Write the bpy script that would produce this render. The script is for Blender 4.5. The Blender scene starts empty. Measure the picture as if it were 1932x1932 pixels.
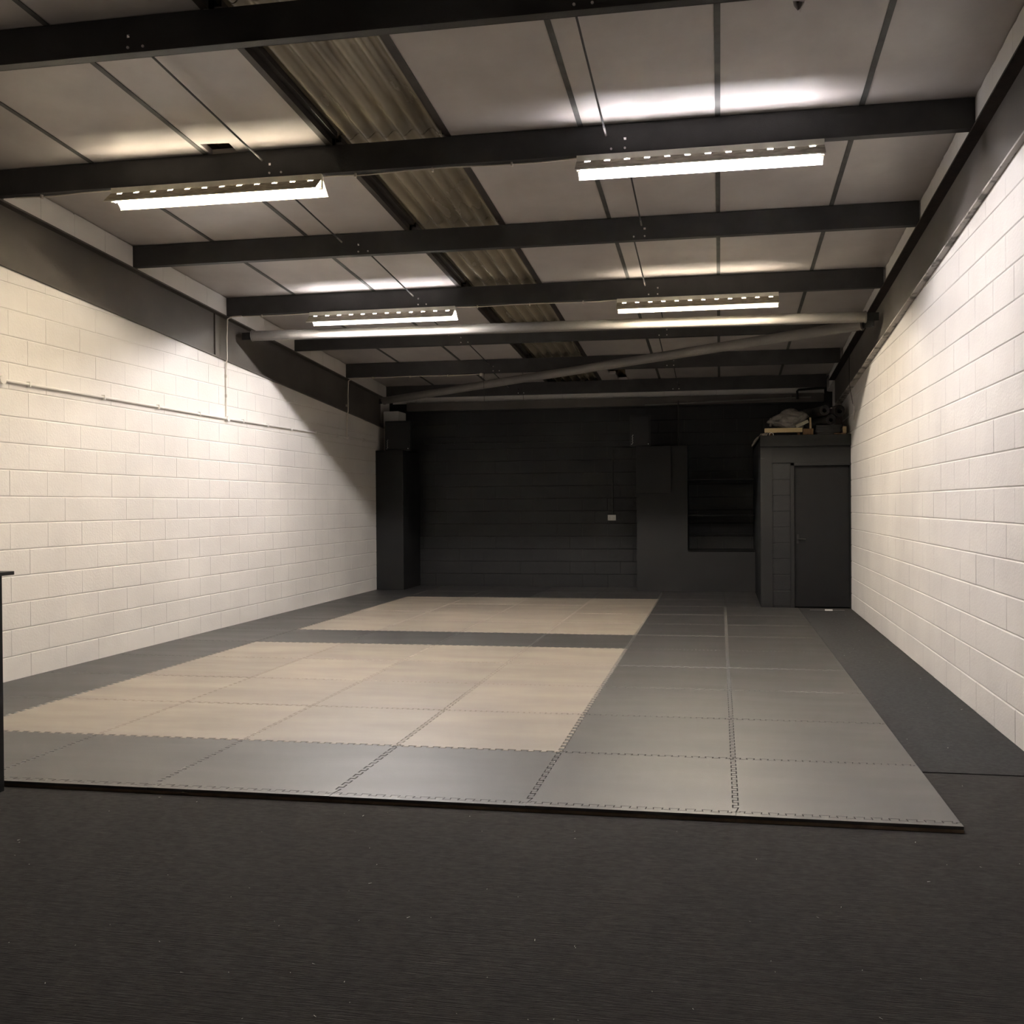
import bpy, bmesh, math, random
from mathutils import Vector, Matrix, noise
rnd = random.Random(11)
SC = bpy.context.scene
COL = SC.collection

# ------------------------------------------------------------------ camera
F, YAW, PITCH, ROLL, CAMH, CX, CY = 1776.96, -.1689, -.0082, -.0066, 1.4856, 1054.78, 967.38
fw = Vector((math.sin(YAW) * math.cos(PITCH), math.cos(YAW) * math.cos(PITCH), math.sin(PITCH)))
r0 = Vector((math.cos(YAW), -math.sin(YAW), 0)); u0 = r0.cross(fw)
rt = r0 * math.cos(ROLL) + u0 * math.sin(ROLL); up = -r0 * math.sin(ROLL) + u0 * math.cos(ROLL)
cd = bpy.data.cameras.new('camera'); cam = bpy.data.objects.new('camera', cd); COL.objects.link(cam)
M = Matrix((rt, up, -fw)).transposed().to_4x4(); M.translation = (0, 0, CAMH); cam.matrix_world = M
cd.sensor_width = 36; cd.sensor_fit = 'HORIZONTAL'; cd.lens = F / 1932 * 36
cd.shift_x = -(CX - 966) / 1932; cd.shift_y = (CY - 966) / 1932; cd.clip_start = .05
SC.camera = cam
# ------------------------------------------------------------------ world (night, closed hall), exposure
w = bpy.data.worlds.new('night'); SC.world = w; w.use_nodes = True
w.node_tree.nodes['Background'].inputs[0].default_value = (.02, .022, .03, 1)
w.node_tree.nodes['Background'].inputs[1].default_value = .1
SC.view_settings.view_transform = 'Standard'; SC.view_settings.look = 'None'
SC.view_settings.gamma = 1; SC.view_settings.exposure = 3.5
try: SC.view_settings.use_curve_mapping = False
except Exception: pass
try:
    SC.cycles.max_bounces = 7; SC.cycles.diffuse_bounces = 5; SC.cycles.glossy_bounces = 3
    SC.cycles.sample_clamp_indirect = 6; SC.cycles.caustics_reflective = False; SC.cycles.caustics_refractive = False
except Exception: pass
# tube light strengths (the four strip lights are the only lamps): name -> colour, strength
TUBE = dict(A=((1.0, .86, .64), 33), B=((1.0, .955, .975), 56), C=((1.0, .95, .94), 57), D=((1.0, .87, .68), 41))

# ------------------------------------------------------------------ room numbers
XL, XR, YB = -5.8915, 1.768, 16.53
FZ, MZ = .010, .038                       # carpet level, mat top
SL = .0708
zc = lambda y: 4.15 - SL * (y - 8.83)      # underside of the roof boards
PY = [16.13 - 1.845 * (7 - k) for k in range(8)]; PY[1] = 5.125; PY[2] = 6.912   # purlin fronts, index 0..7
YF = -2.6                                  # wall behind the camera
GX0, GY0 = 1.068, 4.433                    # mat grid corner

# ------------------------------------------------------------------ helpers
class MB:
    def __init__(s): s.v = []; s.f = []; s.m = []
    def add(s, vs, fs, m=0):
        b = len(s.v); s.v += [tuple(p) for p in vs]; s.f += [tuple(b + i for i in q) for q in fs]; s.m += [m] * len(fs); return s
    def box(s, x0, x1, y0, y1, z0, z1, m=0, R=None, at=(0, 0, 0)):
        vs = [Vector((x, y, z)) for x in (x0, x1) for y in (y0, y1) for z in (z0, z1)]
        if R is not None: vs = [R @ p for p in vs]
        a = Vector(at); vs = [p + a for p in vs]
        return s.add(vs, [(0, 1, 3, 2), (4, 6, 7, 5), (0, 4, 5, 1), (2, 3, 7, 6), (0, 2, 6, 4), (1, 5, 7, 3)], m)
    def tube(s, pts, r, n=10, cap=True, m=0):
        pts = [Vector(p) for p in pts]; rings = []
        rr = r if isinstance(r, (list, tuple)) else [r] * len(pts)
        ref = None
        for i, p in enumerate(pts):
            t = (pts[min(i + 1, len(pts) - 1)] - pts[max(i - 1, 0)]).normalized()
            if ref is None: ref = Vector((0, 0, 1)) if abs(t.z) < .9 else Vector((1, 0, 0))
            a = (ref - t * ref.dot(t)).normalized(); b = t.cross(a); ref = a
            rings.append([p + (a * math.cos(2 * math.pi * k / n) + b * math.sin(2 * math.pi * k / n)) * rr[i] for k in range(n)])
        vs = [q for g in rings for q in g]; fs = []
        for i in range(len(pts) - 1):
            for k in range(n):
                fs.append((i * n + k, i * n + (k + 1) % n, (i + 1) * n + (k + 1) % n, (i + 1) * n + k))
        if cap: fs += [tuple(range(n - 1, -1, -1)), tuple((len(pts) - 1) * n + k for k in range(n))]
        return s.add(vs, fs, m)
    def prism(s, poly, y0, y1, m=0, axis='y'):
        n = len(poly); mk = {'y': lambda a, b, d: (a, d, b), 'x': lambda a, b, d: (d, a, b), 'z': lambda a, b, d: (a, b, d)}[axis]
        vs = [mk(a, b, y0) for a, b in poly] + [mk(a, b, y1) for a, b in poly]
        fs = [tuple(range(n)), tuple(range(2 * n - 1, n - 1, -1))] + [(i, n + i, n + (i + 1) % n, (i + 1) % n) for i in range(n)]
        return s.add(vs, fs, m)
    def mesh(s, name, mats):
        me = bpy.data.meshes.new(name); me.from_pydata(s.v, [], s.f)
        for q in (mats if isinstance(mats, (list, tuple)) else [mats]): me.materials.append(q)
        if any(s.m): me.polygons.foreach_set('material_index', s.m)
        bm = bmesh.new(); bm.from_mesh(me); bmesh.ops.recalc_face_normals(bm, faces=bm.faces); bm.to_mesh(me); bm.free()
        me.update(); return me
    def build(s, name, mats, parent=None, bevel=0, smooth=False, loc=None):
        me = s.mesh(name, mats)
        if bevel:
            bm = bmesh.new(); bm.from_mesh(me)
            bmesh.ops.bevel(bm, geom=[e for e in bm.edges if e.calc_face_angle(0) > .5], offset=bevel, segments=2, affect='EDGES', profile=.6, clamp_overlap=True)
            bm.to_mesh(me); bm.free()
        if smooth:
            for p in me.polygons: p.use_smooth = True
            try: me.set_sharp_from_angle(angle=math.radians(40))
            except Exception: pass
        return obj(name, me, parent, loc)
def obj(name, me, parent=None, loc=None, rot=None):
    o = bpy.data.objects.new(name, me); COL.objects.link(o)
    if parent is not None: o.parent = parent
    if loc is not None: o.location = loc
    if rot is not None: o.rotation_euler = rot
    return o
def tag(o, label=None, cat=None, group=None, kind=None):
    for k, v in (('label', label), ('category', cat), ('group', group), ('kind', kind)):
        if v: o[k] = v
    return o
def empty(name, loc, label, cat, group=None, rz=0):
    o = bpy.data.objects.new(name, None); COL.objects.link(o); o.location = loc; o.rotation_euler = (0, 0, rz); o.empty_display_size = .1
    return tag(o, label, cat, group)

# ------------------------------------------------------------------ materials
def material(name, col, col2=None, rough=.6, metal=0., spec=.4, vs=2., vst=(1, 1, 1), lo=.35, hi=.65, bump=0., bs=60., bst=(1, 1, 1), bd=4., rvar=0., bump2=0., bs2=4., bdist=.004, tile_var=0.):
    m = bpy.data.materials.new(name); m.use_nodes = True; nt = m.node_tree; N = nt.nodes; L = nt.links
    b = N['Principled BSDF']; b.inputs['Roughness'].default_value = rough; b.inputs['Metallic'].default_value = metal
    b.inputs['Specular IOR Level'].default_value = spec; b.inputs['Base Color'].default_value = (*col, 1)
    g = N.new('ShaderNodeNewGeometry')
    def nz(scale, st, det):
        mp = N.new('ShaderNodeMapping'); mp.inputs['Scale'].default_value = st; L.new(g.outputs['Position'], mp.inputs['Vector'])
        n = N.new('ShaderNodeTexNoise'); n.inputs['Scale'].default_value = scale; n.inputs['Detail'].default_value = det; L.new(mp.outputs[0], n.inputs['Vector']); return n
    if col2:
        n = nz(vs, vst, 6.); r = N.new('ShaderNodeMapRange'); r.inputs[1].default_value = lo; r.inputs[2].default_value = hi; L.new(n.outputs[0], r.inputs[0])
        mx = N.new('ShaderNodeMix'); mx.data_type = 'RGBA'; mx.inputs['A'].default_value = (*col, 1); mx.inputs['B'].default_value = (*col2, 1)
        L.new(r.outputs[0], mx.inputs['Factor']); out = mx.outputs['Result']
        if tile_var:
            oi = N.new('ShaderNodeObjectInfo'); mr = N.new('ShaderNodeMapRange'); mr.inputs[3].default_value = 1 - tile_var; mr.inputs[4].default_value = 1 + tile_var
            L.new(oi.outputs['Random'], mr.inputs[0]); hs = N.new('ShaderNodeHueSaturation'); L.new(mr.outputs[0], hs.inputs['Value']); L.new(out, hs.inputs['Color']); out = hs.outputs[0]
        L.new(out, b.inputs['Base Color'])
        if rvar:
            r2 = N.new('ShaderNodeMapRange'); r2.inputs[3].default_value = rough - rvar; r2.inputs[4].default_value = rough + rvar; L.new(n.outputs[0], r2.inputs[0]); L.new(r2.outputs[0], b.inputs['Roughness'])
    prev = None
    for st, sc, bt, dd in ((bump, bs, bst, bd), (bump2, bs2, (1, 1, 1), 3.)):
        if st:
            n = nz(sc, bt, dd); bp = N.new('ShaderNodeBump'); bp.inputs['Strength'].default_value = st; bp.inputs['Distance'].default_value = bdist
            L.new(n.outputs[0], bp.inputs['Height'])
            if prev: L.new(prev.outputs[0], bp.inputs['Normal'])
            prev = bp
    if prev: L.new(prev.outputs[0], b.inputs['Normal'])
    return m
def emission(name, col, s):
    m = bpy.data.materials.new(name); m.use_nodes = True; N = m.node_tree.nodes; N.clear()
    e = N.new('ShaderNodeEmission'); e.inputs[0].default_value = (*col, 1); e.inputs[1].default_value = s
    o = N.new('ShaderNodeOutputMaterial'); m.node_tree.links.new(e.outputs[0], o.inputs[0]); return m
PAINT = material('white_block_paint', (.76, .735, .705), (.69, .665, .64), rough=.62, spec=.3, vs=1.3, bump=.5, bs=55, bump2=.35, bs2=9, bdist=.004)
MORTAR = material('painted_mortar', (.76, .735, .705), (.69, .665, .64), rough=.7, spec=.25, vs=1.3, bump=.4, bs=80)
BLACKP = material('black_block_paint', (.0092, .0094, .0102), (.0116, .0118, .0126), rough=.5, spec=.35, vs=2, bump=.5, bs=55, bump2=.3, bs2=8)
BLACKM = material('black_mortar', (.0092, .0094, .0102), (.0116, .0118, .0126), rough=.6, spec=.3, vs=2)
BLACKB = material('black_board_paint', (.0096, .0098, .0102), (.0115, .0117, .0121), rough=.55, spec=.3, vs=1.5, bump=.15, bs=90)
BLACKD = material('black_door_paint', (.0048, .0050, .0054), (.0064, .0066, .0070), rough=.55, spec=.25, vs=2.2, bump=.1, bs=60)
BEAM = material('grey_beam_paint', (.115, .103, .093), (.09, .081, .073), rough=.6, spec=.35, vs=2, bump=.2, bs=90)
BEAME = material('splashed_beam_edge', (.42, .39, .36), (.12, .11, .10), rough=.6, vs=9, lo=.5, hi=.62)
RUST = material('rusty_flange', (.035, .024, .02), (.022, .017, .015), rough=.75, vs=12, bump=.5, bs=50)
PURL = material('dark_purlin_steel', (.042, .0405, .040), (.030, .029, .0288), rough=.45, spec=.45, vs=5, bump=.25, bs=140)
PURLF = material('purlin_flange', (.055, .050, .047), (.035, .032, .031), rough=.5, vs=4, bump=.15, bs=120)
FOIL = material('foil_faced_board', (.50, .465, .448), (.44, .409, .395), rough=.36, spec=.6, vs=2.5, bump=.22, bs=11, bump2=.35, bs2=2.6, bdist=.008, rvar=.06)
STRIP = material('joint_strip', (.085, .085, .08), (.05, .05, .048), rough=.5, vs=7)
DECK = material('fibre_cement_sheet', (.42, .34, .21), (.22, .16, .10), rough=.7, vs=5, bump=.3, bs=60)
SKY = material('dirty_rooflight_sheet', (.38, .335, .25), (.22, .19, .138), rough=.25, spec=.8, vs=1.6, vst=(2.2, .5, 1), lo=.3, hi=.7, rvar=.08)
SKYT = material('rooflight_trim', (.026, .021, .018), (.04, .033, .028), rough=.45, vs=4)
MATG = material('grey_mat_foam', (.031, .0295, .0297), (.0235, .0225, .0227), rough=.47, spec=1., vs=1.5, vst=(.7, 2.2, 1), bump=.10, bs=160, tile_var=.10, rvar=.08)
MATT = material('tan_mat_foam', (.25, .216, .175), (.20, .173, .14), rough=.47, spec=.9, vs=1.5, vst=(.7, 2.2, 1), bump=.10, bs=160, tile_var=.11, rvar=.09)
MATS = material('mat_core', (.24, .17, .11), (.14, .10, .07), rough=.7, vs=9)
CARPET = material('black_carpet', (.060, .0565, .0545), (.034, .0322, .0312), rough=.95, spec=.1, vs=34, vst=(.7, 1.3, 1), lo=.2, hi=.8, bump=1., bs=42, bst=(.25, 6, 1), bdist=.007, bump2=.8, bs2=4)
CARPT2 = material('charcoal_carpet', (.046, .0455, .046), (.034, .0337, .0342), rough=.95, spec=.1, vs=40, bump=.8, bs=180, bdist=.004)
GALV = material('grey_painted_tube', (.195, .182, .17), (.16, .15, .14), rough=.55, spec=.35, vs=3, bump=.1, bs=100)
FIXT = material('white_fixture_metal', (.72, .70, .62), (.55, .53, .46), rough=.45, vs=6)
FIXO = material('dusty_reflector_back', (.30, .27, .21), (.16, .14, .105), rough=.6, vs=14, vst=(1, 3, 3), bump=.3, bs=90)
HOLD = material('lamp_holder', (.75, .73, .68), rough=.4)
CABLE = material('white_cable', (.62, .57, .50), rough=.5)
BOLT = material('zinc_bolt', (.75, .73, .70), rough=.3, metal=.6)
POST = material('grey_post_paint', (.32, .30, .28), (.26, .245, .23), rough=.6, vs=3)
BLK = material('black_plastic', (.012, .012, .012), rough=.45, spec=.4)
GRILLE = material('speaker_grille', (.010, .010, .0105), (.015, .015, .016), rough=.6, vs=300, bump=.5, bs=400)
BADGE = material('silver_badge', (.55, .55, .53), rough=.3, metal=.3)
SOCK = material('white_socket_plastic', (.78, .77, .74), rough=.35)
BAGM = material('grey_sack', (.20, .19, .175), (.13, .122, .112), rough=.55, vs=8, bump=.5, bs=22, bdist=.01)
WOOD = material('pale_timber', (.62, .50, .30), (.50, .39, .22), rough=.6, vs=3, vst=(1, 8, 8))
WOODB = material('brown_timber', (.26, .15, .075), (.17, .095, .05), rough=.7, vs=4, vst=(8, 8, 1))
ROLL_ = material('black_carpet_roll', (.05, .048, .046), (.035, .034, .033), rough=.9, vs=20)
RAG = material('pale_rag', (.30, .27, .23), (.20, .18, .15), rough=.8, vs=20)
LINT = material('lint_fluff', (.55, .53, .49), rough=.9)

# ================================================================== STRUCTURE
# ---- floor
fl = MB().box(XL - .2, XR + .35, YF - .2, YB + .2, -.15, FZ).build('floor', CARPET); tag(fl, kind='structure')
cs = MB().box(GX0 - .3, 1.772, 5.40, 13.36, FZ - .002, FZ + .005)
# narrow strip is partly under the mats, kept clear of them
cs = MB().box(GX0 + .003, 1.762, 5.395, 13.36, FZ - .001, FZ + .005).build('carpet_strip', CARPT2)
tag(cs, 'charcoal carpet strip laid between the mats and the white block wall', 'carpet')

# ---- block walls
def block_mesh(L, H, seed, p=.0055, c=.0065, gh=.0004, gv=.004):
    r = random.Random(seed); j = lambda a: r.uniform(-a, a); ca, cb = r.choice((.0006, .001, .0035)), r.choice((.0006, .001, .0035))
    x0, x1, z0, z1 = gh / 2, L - gh / 2, gv / 2, H - gv / 2
    o = [(x0, 0, z0), (x1, 0, z0), (x1, 0, z1), (x0, 0, z1)]
    i = [(x0 + ca + j(.0004), -p + j(.0006), z0 + c + j(.0018)), (x1 - cb + j(.0004), -p + j(.0006), z0 + c + j(.0018)),
         (x1 - cb + j(.0004), -p + j(.0006), z1 - c + j(.0018)), (x0 + ca + j(.0004), -p + j(.0006), z1 - c + j(.0018))]
    return MB().add(o + i, [(4, 5, 6, 7), (0, 1, 5, 4), (1, 2, 6, 5), (2, 3, 7, 6), (3, 0, 4, 7)])
BM = {}
def bmesh_cached(L, H, matl, k):
    key = (round(L, 3), round(H, 3), matl.name, k)
    if key not in BM: BM[key] = block_mesh(L, H, hash((round(L, 3), round(H, 3), k)) & 0xffff).mesh('block', matl)
    return BM[key]
def lay_blocks(wall, u0, u1, z0, zoff, ncourse, joint_even, joint_odd, keep, matl, place, rank=None, first=300, top=None):
    """running-bond blocks; keep(ua, ub, za, zb) -> visible; place(u, z) -> (loc, rot)"""
    L = []
    for k in range(ncourse):
        za, zb = (z0 if k == 0 else zoff + .225 * k), zoff + .225 * (k + 1)
        j = joint_even if k % 2 == 0 else joint_odd
        u = j - .45 * math.ceil((j - u0) / .45)
        while u < u1 - .02:
            a, b = max(u, u0), min(u + .45, u1); u += .45
            if b - a < .03 or zb - za < .03: continue
            if keep(a, b, za, zb): L.append((a, b, za, zb))
    if rank: L.sort(key=rank)
    rest = MB()
    for n, (a, b, za, zb) in enumerate(L):
        loc, rz = place(a, b, za)
        off = rnd.uniform(-.0006, .0007)
        if top and min(top(a), top(b)) < zb + .004:
            ta, tb = min(top(a) - .009 - za, zb - za), min(top(b) - .009 - za, zb - za)
            if max(ta, tb) < .03: continue
            q = block_mesh(b - a, zb - za, n); sc_ = [(max(.008, t_) - .004) / (zb - za - .004) for t_ in (ta, tb, tb, ta)]
            q.v = [(p[0], p[1], p[2] * sc_[k_ % 4]) for k_, p in enumerate(q.v)]
            if n < first: q.build('block', matl, wall, loc=loc).rotation_euler = (0, 0, rz)
            else: R = Matrix.Rotation(rz, 3, 'Z'); v = Vector(loc); rest.add([R @ Vector(p) + v for p in q.v], q.f)
        elif n < first:
            me = bmesh_cached(b - a, zb - za, matl, rnd.randrange(8))
            n_ = Vector((math.sin(rz), -math.cos(rz), 0)) * off
            o = obj('block', me, wall, Vector(loc) + n_, (0, 0, rz))
        else:
            q = block_mesh(b - a, zb - za, n); R = Matrix.Rotation(rz, 3, 'Z'); v = Vector(loc)
            rest.add([R @ Vector(p) + v for p in q.v], q.f)
    if rest.v:
        o = rest.build('far_blocks', matl, wall); o['kind'] = 'stuff'
beam_bot = lambda y: zc(y) - .215 - .54
# side walls: face below the rafter, recess behind the rafter web
def wall_body(name, x, sgn, y0, y1, ysh=0):
    m = MB(); bt = lambda y: beam_bot(y + ysh) - .008
    m.prism([(y0, -.1), (y1, -.1), (y1, bt(y1)), (y0, bt(y0))], x, x - sgn * .2, axis='x')
    m.prism([(y0, bt(y0)), (y1, bt(y1)), (y1, zc(y1 + ysh) - .228), (y0, zc(y0 + ysh) - .228)], x - sgn * .07, x - sgn * .2, axis='x')
    m.prism([(y0, zc(y0 + ysh) - .228), (y1, zc(y1 + ysh) - .228), (y1, zc(y1 + ysh) + .15), (y0, zc(y0 + ysh) + .15)], x - sgn * .0, x - sgn * .2, axis='x')
    o = m.build(name, MORTAR); return tag(o, kind='structure')
wl = wall_body('wall_left', XL, 1, YF, YB + .2)
lay_blocks(wl, 4.9, 15.62, FZ - .005, .012, 17, 7.263, 7.488, lambda a, b, za, zb: za < beam_bot(a) + .02 and zb > MZ, PAINT,
           lambda a, b, z: ((XL, a, z), math.pi / 2), top=beam_bot, rank=lambda t: abs(t[0] - 7.4) if t[0] < 7 else t[0] - 7)
lay_blocks(wl, YF, 4.9, FZ - .005, .012, 17, 7.263, 7.488, lambda a, b, za, zb: za < beam_bot(a) + .02, PAINT,
           lambda a, b, z: ((XL, a, z), math.pi / 2), top=beam_bot, first=0)
# right wall, turned a fraction of a degree
RA = .0053
wr = wall_body('wall_right', 0, -1, YF - 6, YB + .2 - 6, 6); wr.location = (XR, 6, 0)
wr.rotation_euler = (0, 0, -RA); tag(wr, kind='structure')
def keep_r(a, b, za, zb):      # u runs along -Y: u = -(Y - 6)
    ya, yb = 6 - b, 6 - a
    return za < beam_bot(ya) + .02 and (ya < 13.62 or zb > 2.35)
lay_blocks(wr, 6 - YB, 6 - 4.6, FZ - .005, .003, 17, 6 - 6.092, 6 - 6.265 - .0, keep_r, PAINT,
           lambda a, b, z: ((0, -a, z), -math.pi / 2), top=lambda u: beam_bot(6 - u), rank=lambda t: -t[0] if (6 - t[0]) > 0 else 0)
lay_blocks(wr, 6 - 4.6, 6 - YF, FZ - .005, .003, 17, 6 - 6.092, 6 - 6.265, lambda a, b, za, zb: za < beam_bot(6 - b) + .02, PAINT,
           lambda a, b, z: ((0, -a, z), -math.pi / 2), top=lambda u: beam_bot(6 - u), first=0)
# back wall: black below the grey beam, white above
wb = MB().box(XL - .2, XR + .35, YB, YB + .2, -.1, zc(YB) + .15).build('wall_back', BLACKM); tag(wb, kind='structure')
lay_blocks(wb, XL, 1.84, FZ - .005, .03, 15, -3.30, -3.075,
           lambda a, b, za, zb: (b > -5.6 and a < -1.30) or zb > 2.3 or (b > -.6 and a < .62 and zb > .7), BLACKP,
           lambda a, b, z: ((a, YB, z), 0), rank=lambda t: abs(t[0] + 3.3))
x = XL; me = None
cop = block_mesh(.45, .16, 5, gv=.002).mesh('white_block', PAINT)
while x < 1.7:
    obj('white_block', cop, wb, (x, YB - .012 + rnd.uniform(-.002, .002), 3.345)); x += .45
wf = MB().box(XL - .2, XR + .35, YF - .2, YF, -.1, zc(YF) + .15).build('wall_front', MORTAR); tag(wf, kind='structure')

# upstand blocks between rafter and roof, one run per bay
for side in (0, 1):
    par = wl if side == 0 else wr
    k0, segs = 0, []
    for k in range(1, 8):
        y = PY[k] + .075; ye = (PY[k + 1] - .005) if k < 7 else YB
        segs.append((y, ye))
    segs.insert(0, (PY[0] + .075, PY[1] - .005))
    for (y, ye) in segs:
        n = max(1, round((ye - y) / .45)); d = (ye - y) / n
        for i in range(n):
            a, b = y + i * d + .002, y + (i + 1) * d - .002
            m = MB(); N_ = 6; vs = []; t = .018
            for q in range(N_ + 1):
                yy = a + (b - a) * q / N_
                top = zc(yy) - .004 - rnd.uniform(0, .014); bot = zc(yy) - .222
                vs += [(0, yy, bot), (t, yy, bot), (t, yy, top), (0, yy, top + .004)]
            fs = [(0, 1, 2, 3), tuple(4 * N_ + i_ for i_ in (3, 2, 1, 0))]
            for q in range(N_):
                for e in range(4): fs.append((4 * q + e, 4 * q + (e + 1) % 4, 4 * q + 4 + (e + 1) % 4, 4 * q + 4 + e))
            if side == 0: vs = [(XL + p[0], p[1], p[2]) for p in vs]
            else: vs = [(-p[0] - .004, p[1] - 6, p[2]) for p in vs]
            m.add(vs, fs); m.build('upstand_block', PAINT, par)

# ---- ceiling: corrugated deck, boards, joint strips, rooflights
def corrugated(x0, x1, y0, y1, off, amp=.024, per=.146, seg=12, ny=1):
    nx = int((x1 - x0) / per * seg); m = MB(); vs = []
    for i in range(nx + 1):
        xx = x0 + (x1 - x0) * i / nx; h = amp * math.sin(2 * math.pi * (xx - x0) / per)
        for j in range(ny + 1):
            yy = y0 + (y1 - y0) * j / ny; vs.append((xx, yy, zc(yy) + off + h))
    m.add(vs, [(i * (ny + 1) + j, (i + 1) * (ny + 1) + j, (i + 1) * (ny + 1) + j + 1, i * (ny + 1) + j + 1) for i in range(nx) for j in range(ny)])
    return m
ce = corrugated(XL - .2, XR + .35, YF - .2, YB + .2, .135)
ce.prism([(YF - .2, zc(YF - .2) + .165), (YB + .2, zc(YB + .2) + .165), (YB + .2, zc(YB + .2) + .22), (YF - .2, zc(YF - .2) + .22)], XL - .2, XR + .35, axis='x')
ce = ce.build('ceiling', DECK); tag(ce, kind='structure')
bays = [(YF, PY[0])] + [(PY[k], PY[k + 1]) for k in range(7)] + [(PY[7], YB)]
cols = [(XL, -5.), (-5., -4.), (-4., -2.975), (-2.0, -1.), (-1., 0.), (0., 1.), (1., 1.80)]
def slab(poly, t0=0., t1=.045):
    n = len(poly); vs = [(x, y, zc(y) + t0) for x, y in poly] + [(x, y, zc(y) + t1) for x, y in poly]
    return MB().add(vs, [tuple(range(n)), tuple(range(2 * n - 1, n - 1, -1))] + [(i, (i + 1) % n, n + (i + 1) % n, n + i) for i in range(n)])
for bi, (ya, yb) in enumerate(bays):
    for ci, (xa, xb) in enumerate(cols):
        a, b = xa + .006, xb - .006; y0, y1 = ya + .03, yb + .028
        if bi == 8: y1 = YB
        poly = [(a, y0), (b, y0), (b, y1), (a, y1)]
        if bi == 2 and ci == 2: poly = [(a, y0), (b, y0), (b, y1), (-3.735, y1), (-3.72, 6.765), (-3.952, 6.747), (-3.958, y1), (a, y1)]
        if bi == 7 and ci == 3: poly = [(a, y0), (b, y0), (b, y1), (-1.535, y1), (-1.535, 15.66), (-1.50, 15.27), (-1.80, 15.30), (-1.80, 15.66), (-1.70, 15.66), (-1.70, y1), (a, y1)]
        sb = slab(poly)
        if bi == 2 and ci == 5:      # torn open near the purlin: two halves around the tear
            sb = slab([(a, y0), (.465, y0), (.465, 5.605), (.43, 5.60), (.44, 5.65), (.465, 5.70), (.465, y1), (a, y1)])
            s2 = slab([(.465, y0), (b, y0), (b, y1), (.465, y1), (.465, 5.70), (.49, 5.67), (.505, 5.62), (.465, 5.605)]); sb.add(s2.v, s2.f)
        o = sb.build('insulation_board', FOIL, ce)
    for xs in (-5., -4., -1., 0., 1.):
        wv = .019
        slab([(xs - wv, ya + .068), (xs + wv, ya + .068), (xs + wv, min(yb, YB) - .001), (xs - wv, min(yb, YB) - .001)], -.006, -.001).build('joint_strip', STRIP, ce)
    # rooflight bay
    y0, y1 = ya + .068, min(yb, YB) - .002
    corrugated(-2.93, -2.05, y0, min(yb + .06, YB), .078, ny=3).build('rooflight_sheet', SKY, ce, smooth=True)
    t = MB()
    for sx, xe in ((1, -2.975), (-1, -2.0)):
        for (p0, p1, q0, q1) in ((-.012, .03, -.006, -.001), (.03, .036, -.006, .10), (.036, .075, .045, .052), (.075, .080, .045, .09)):
            aa, bb = sorted((xe + sx * p0, xe + sx * p1))
            s_ = slab([(aa, y0), (bb, y0), (bb, y1), (aa, y1)], q0, q1); t.add(s_.v, s_.f)
    t.build('rooflight_trim', SKYT, ce)
# torn foil flap by the second purlin bay
y = 5.60
MB().add([(.500, y + .0, zc(y) - .003), (.507, y + .02, zc(y) - .003), (.478, y + .07, zc(y) - .035), (.470, y + .06, zc(y) - .03)], [(0, 1, 2, 3)]).build('torn_flap', FOIL, ce)

# ---- rafters along the side walls
def rafter(name, x0, sgn, y0, y1, label, splice):
    e = empty(name, (x0, y1, 0), label, 'beam')
    inv = Vector((x0, y1, 0))
    def pr(nm, pa, pb, z0, z1, matl):
        m = MB(); vs = []
        for yy in (y0, y1):
            zt = zc(yy) - .224
            for xx in (pa, pb):
                for zz in (z0, z1): vs.append(Vector((x0 + sgn * xx, yy, zt + zz)) - inv)
        m.add(vs, [(0, 1, 3, 2), (4, 6, 7, 5), (0, 4, 5, 1), (2, 3, 7, 6), (0, 2, 6, 4), (1, 5, 7, 3)])
        return m.build(nm, matl, e)
    tip = .045 if sgn < 0 else .028
    pr('web', -.06, -.045, -.535, -.01, BEAM)
    pr('top_flange', -.06, tip, -.016, 0, RUST if sgn < 0 else BEAM)
    pr('bottom_flange', -.06, tip, -.550, -.535, BEAME if sgn < 0 else BEAM)
    for ys in splice:
        zt = zc(ys) - .224
        m = MB(); m.box(x0 - sgn * .047 - inv.x, x0 - sgn * .025 - inv.x, ys - inv.y, ys + .012 - inv.y, zt - .535, zt - .016); m.build('stiffener_plate', BEAM, e)
    return e
rafter('roof_beam', XL, 1, YF, 16.0, 'grey painted steel rafter along the white wall that carries the conduit', (10.40,))
rafter('roof_beam', 1.768, -1, YF, 15.5, 'grey steel rafter with rusty upper flange above the wall beside the door', ())
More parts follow.
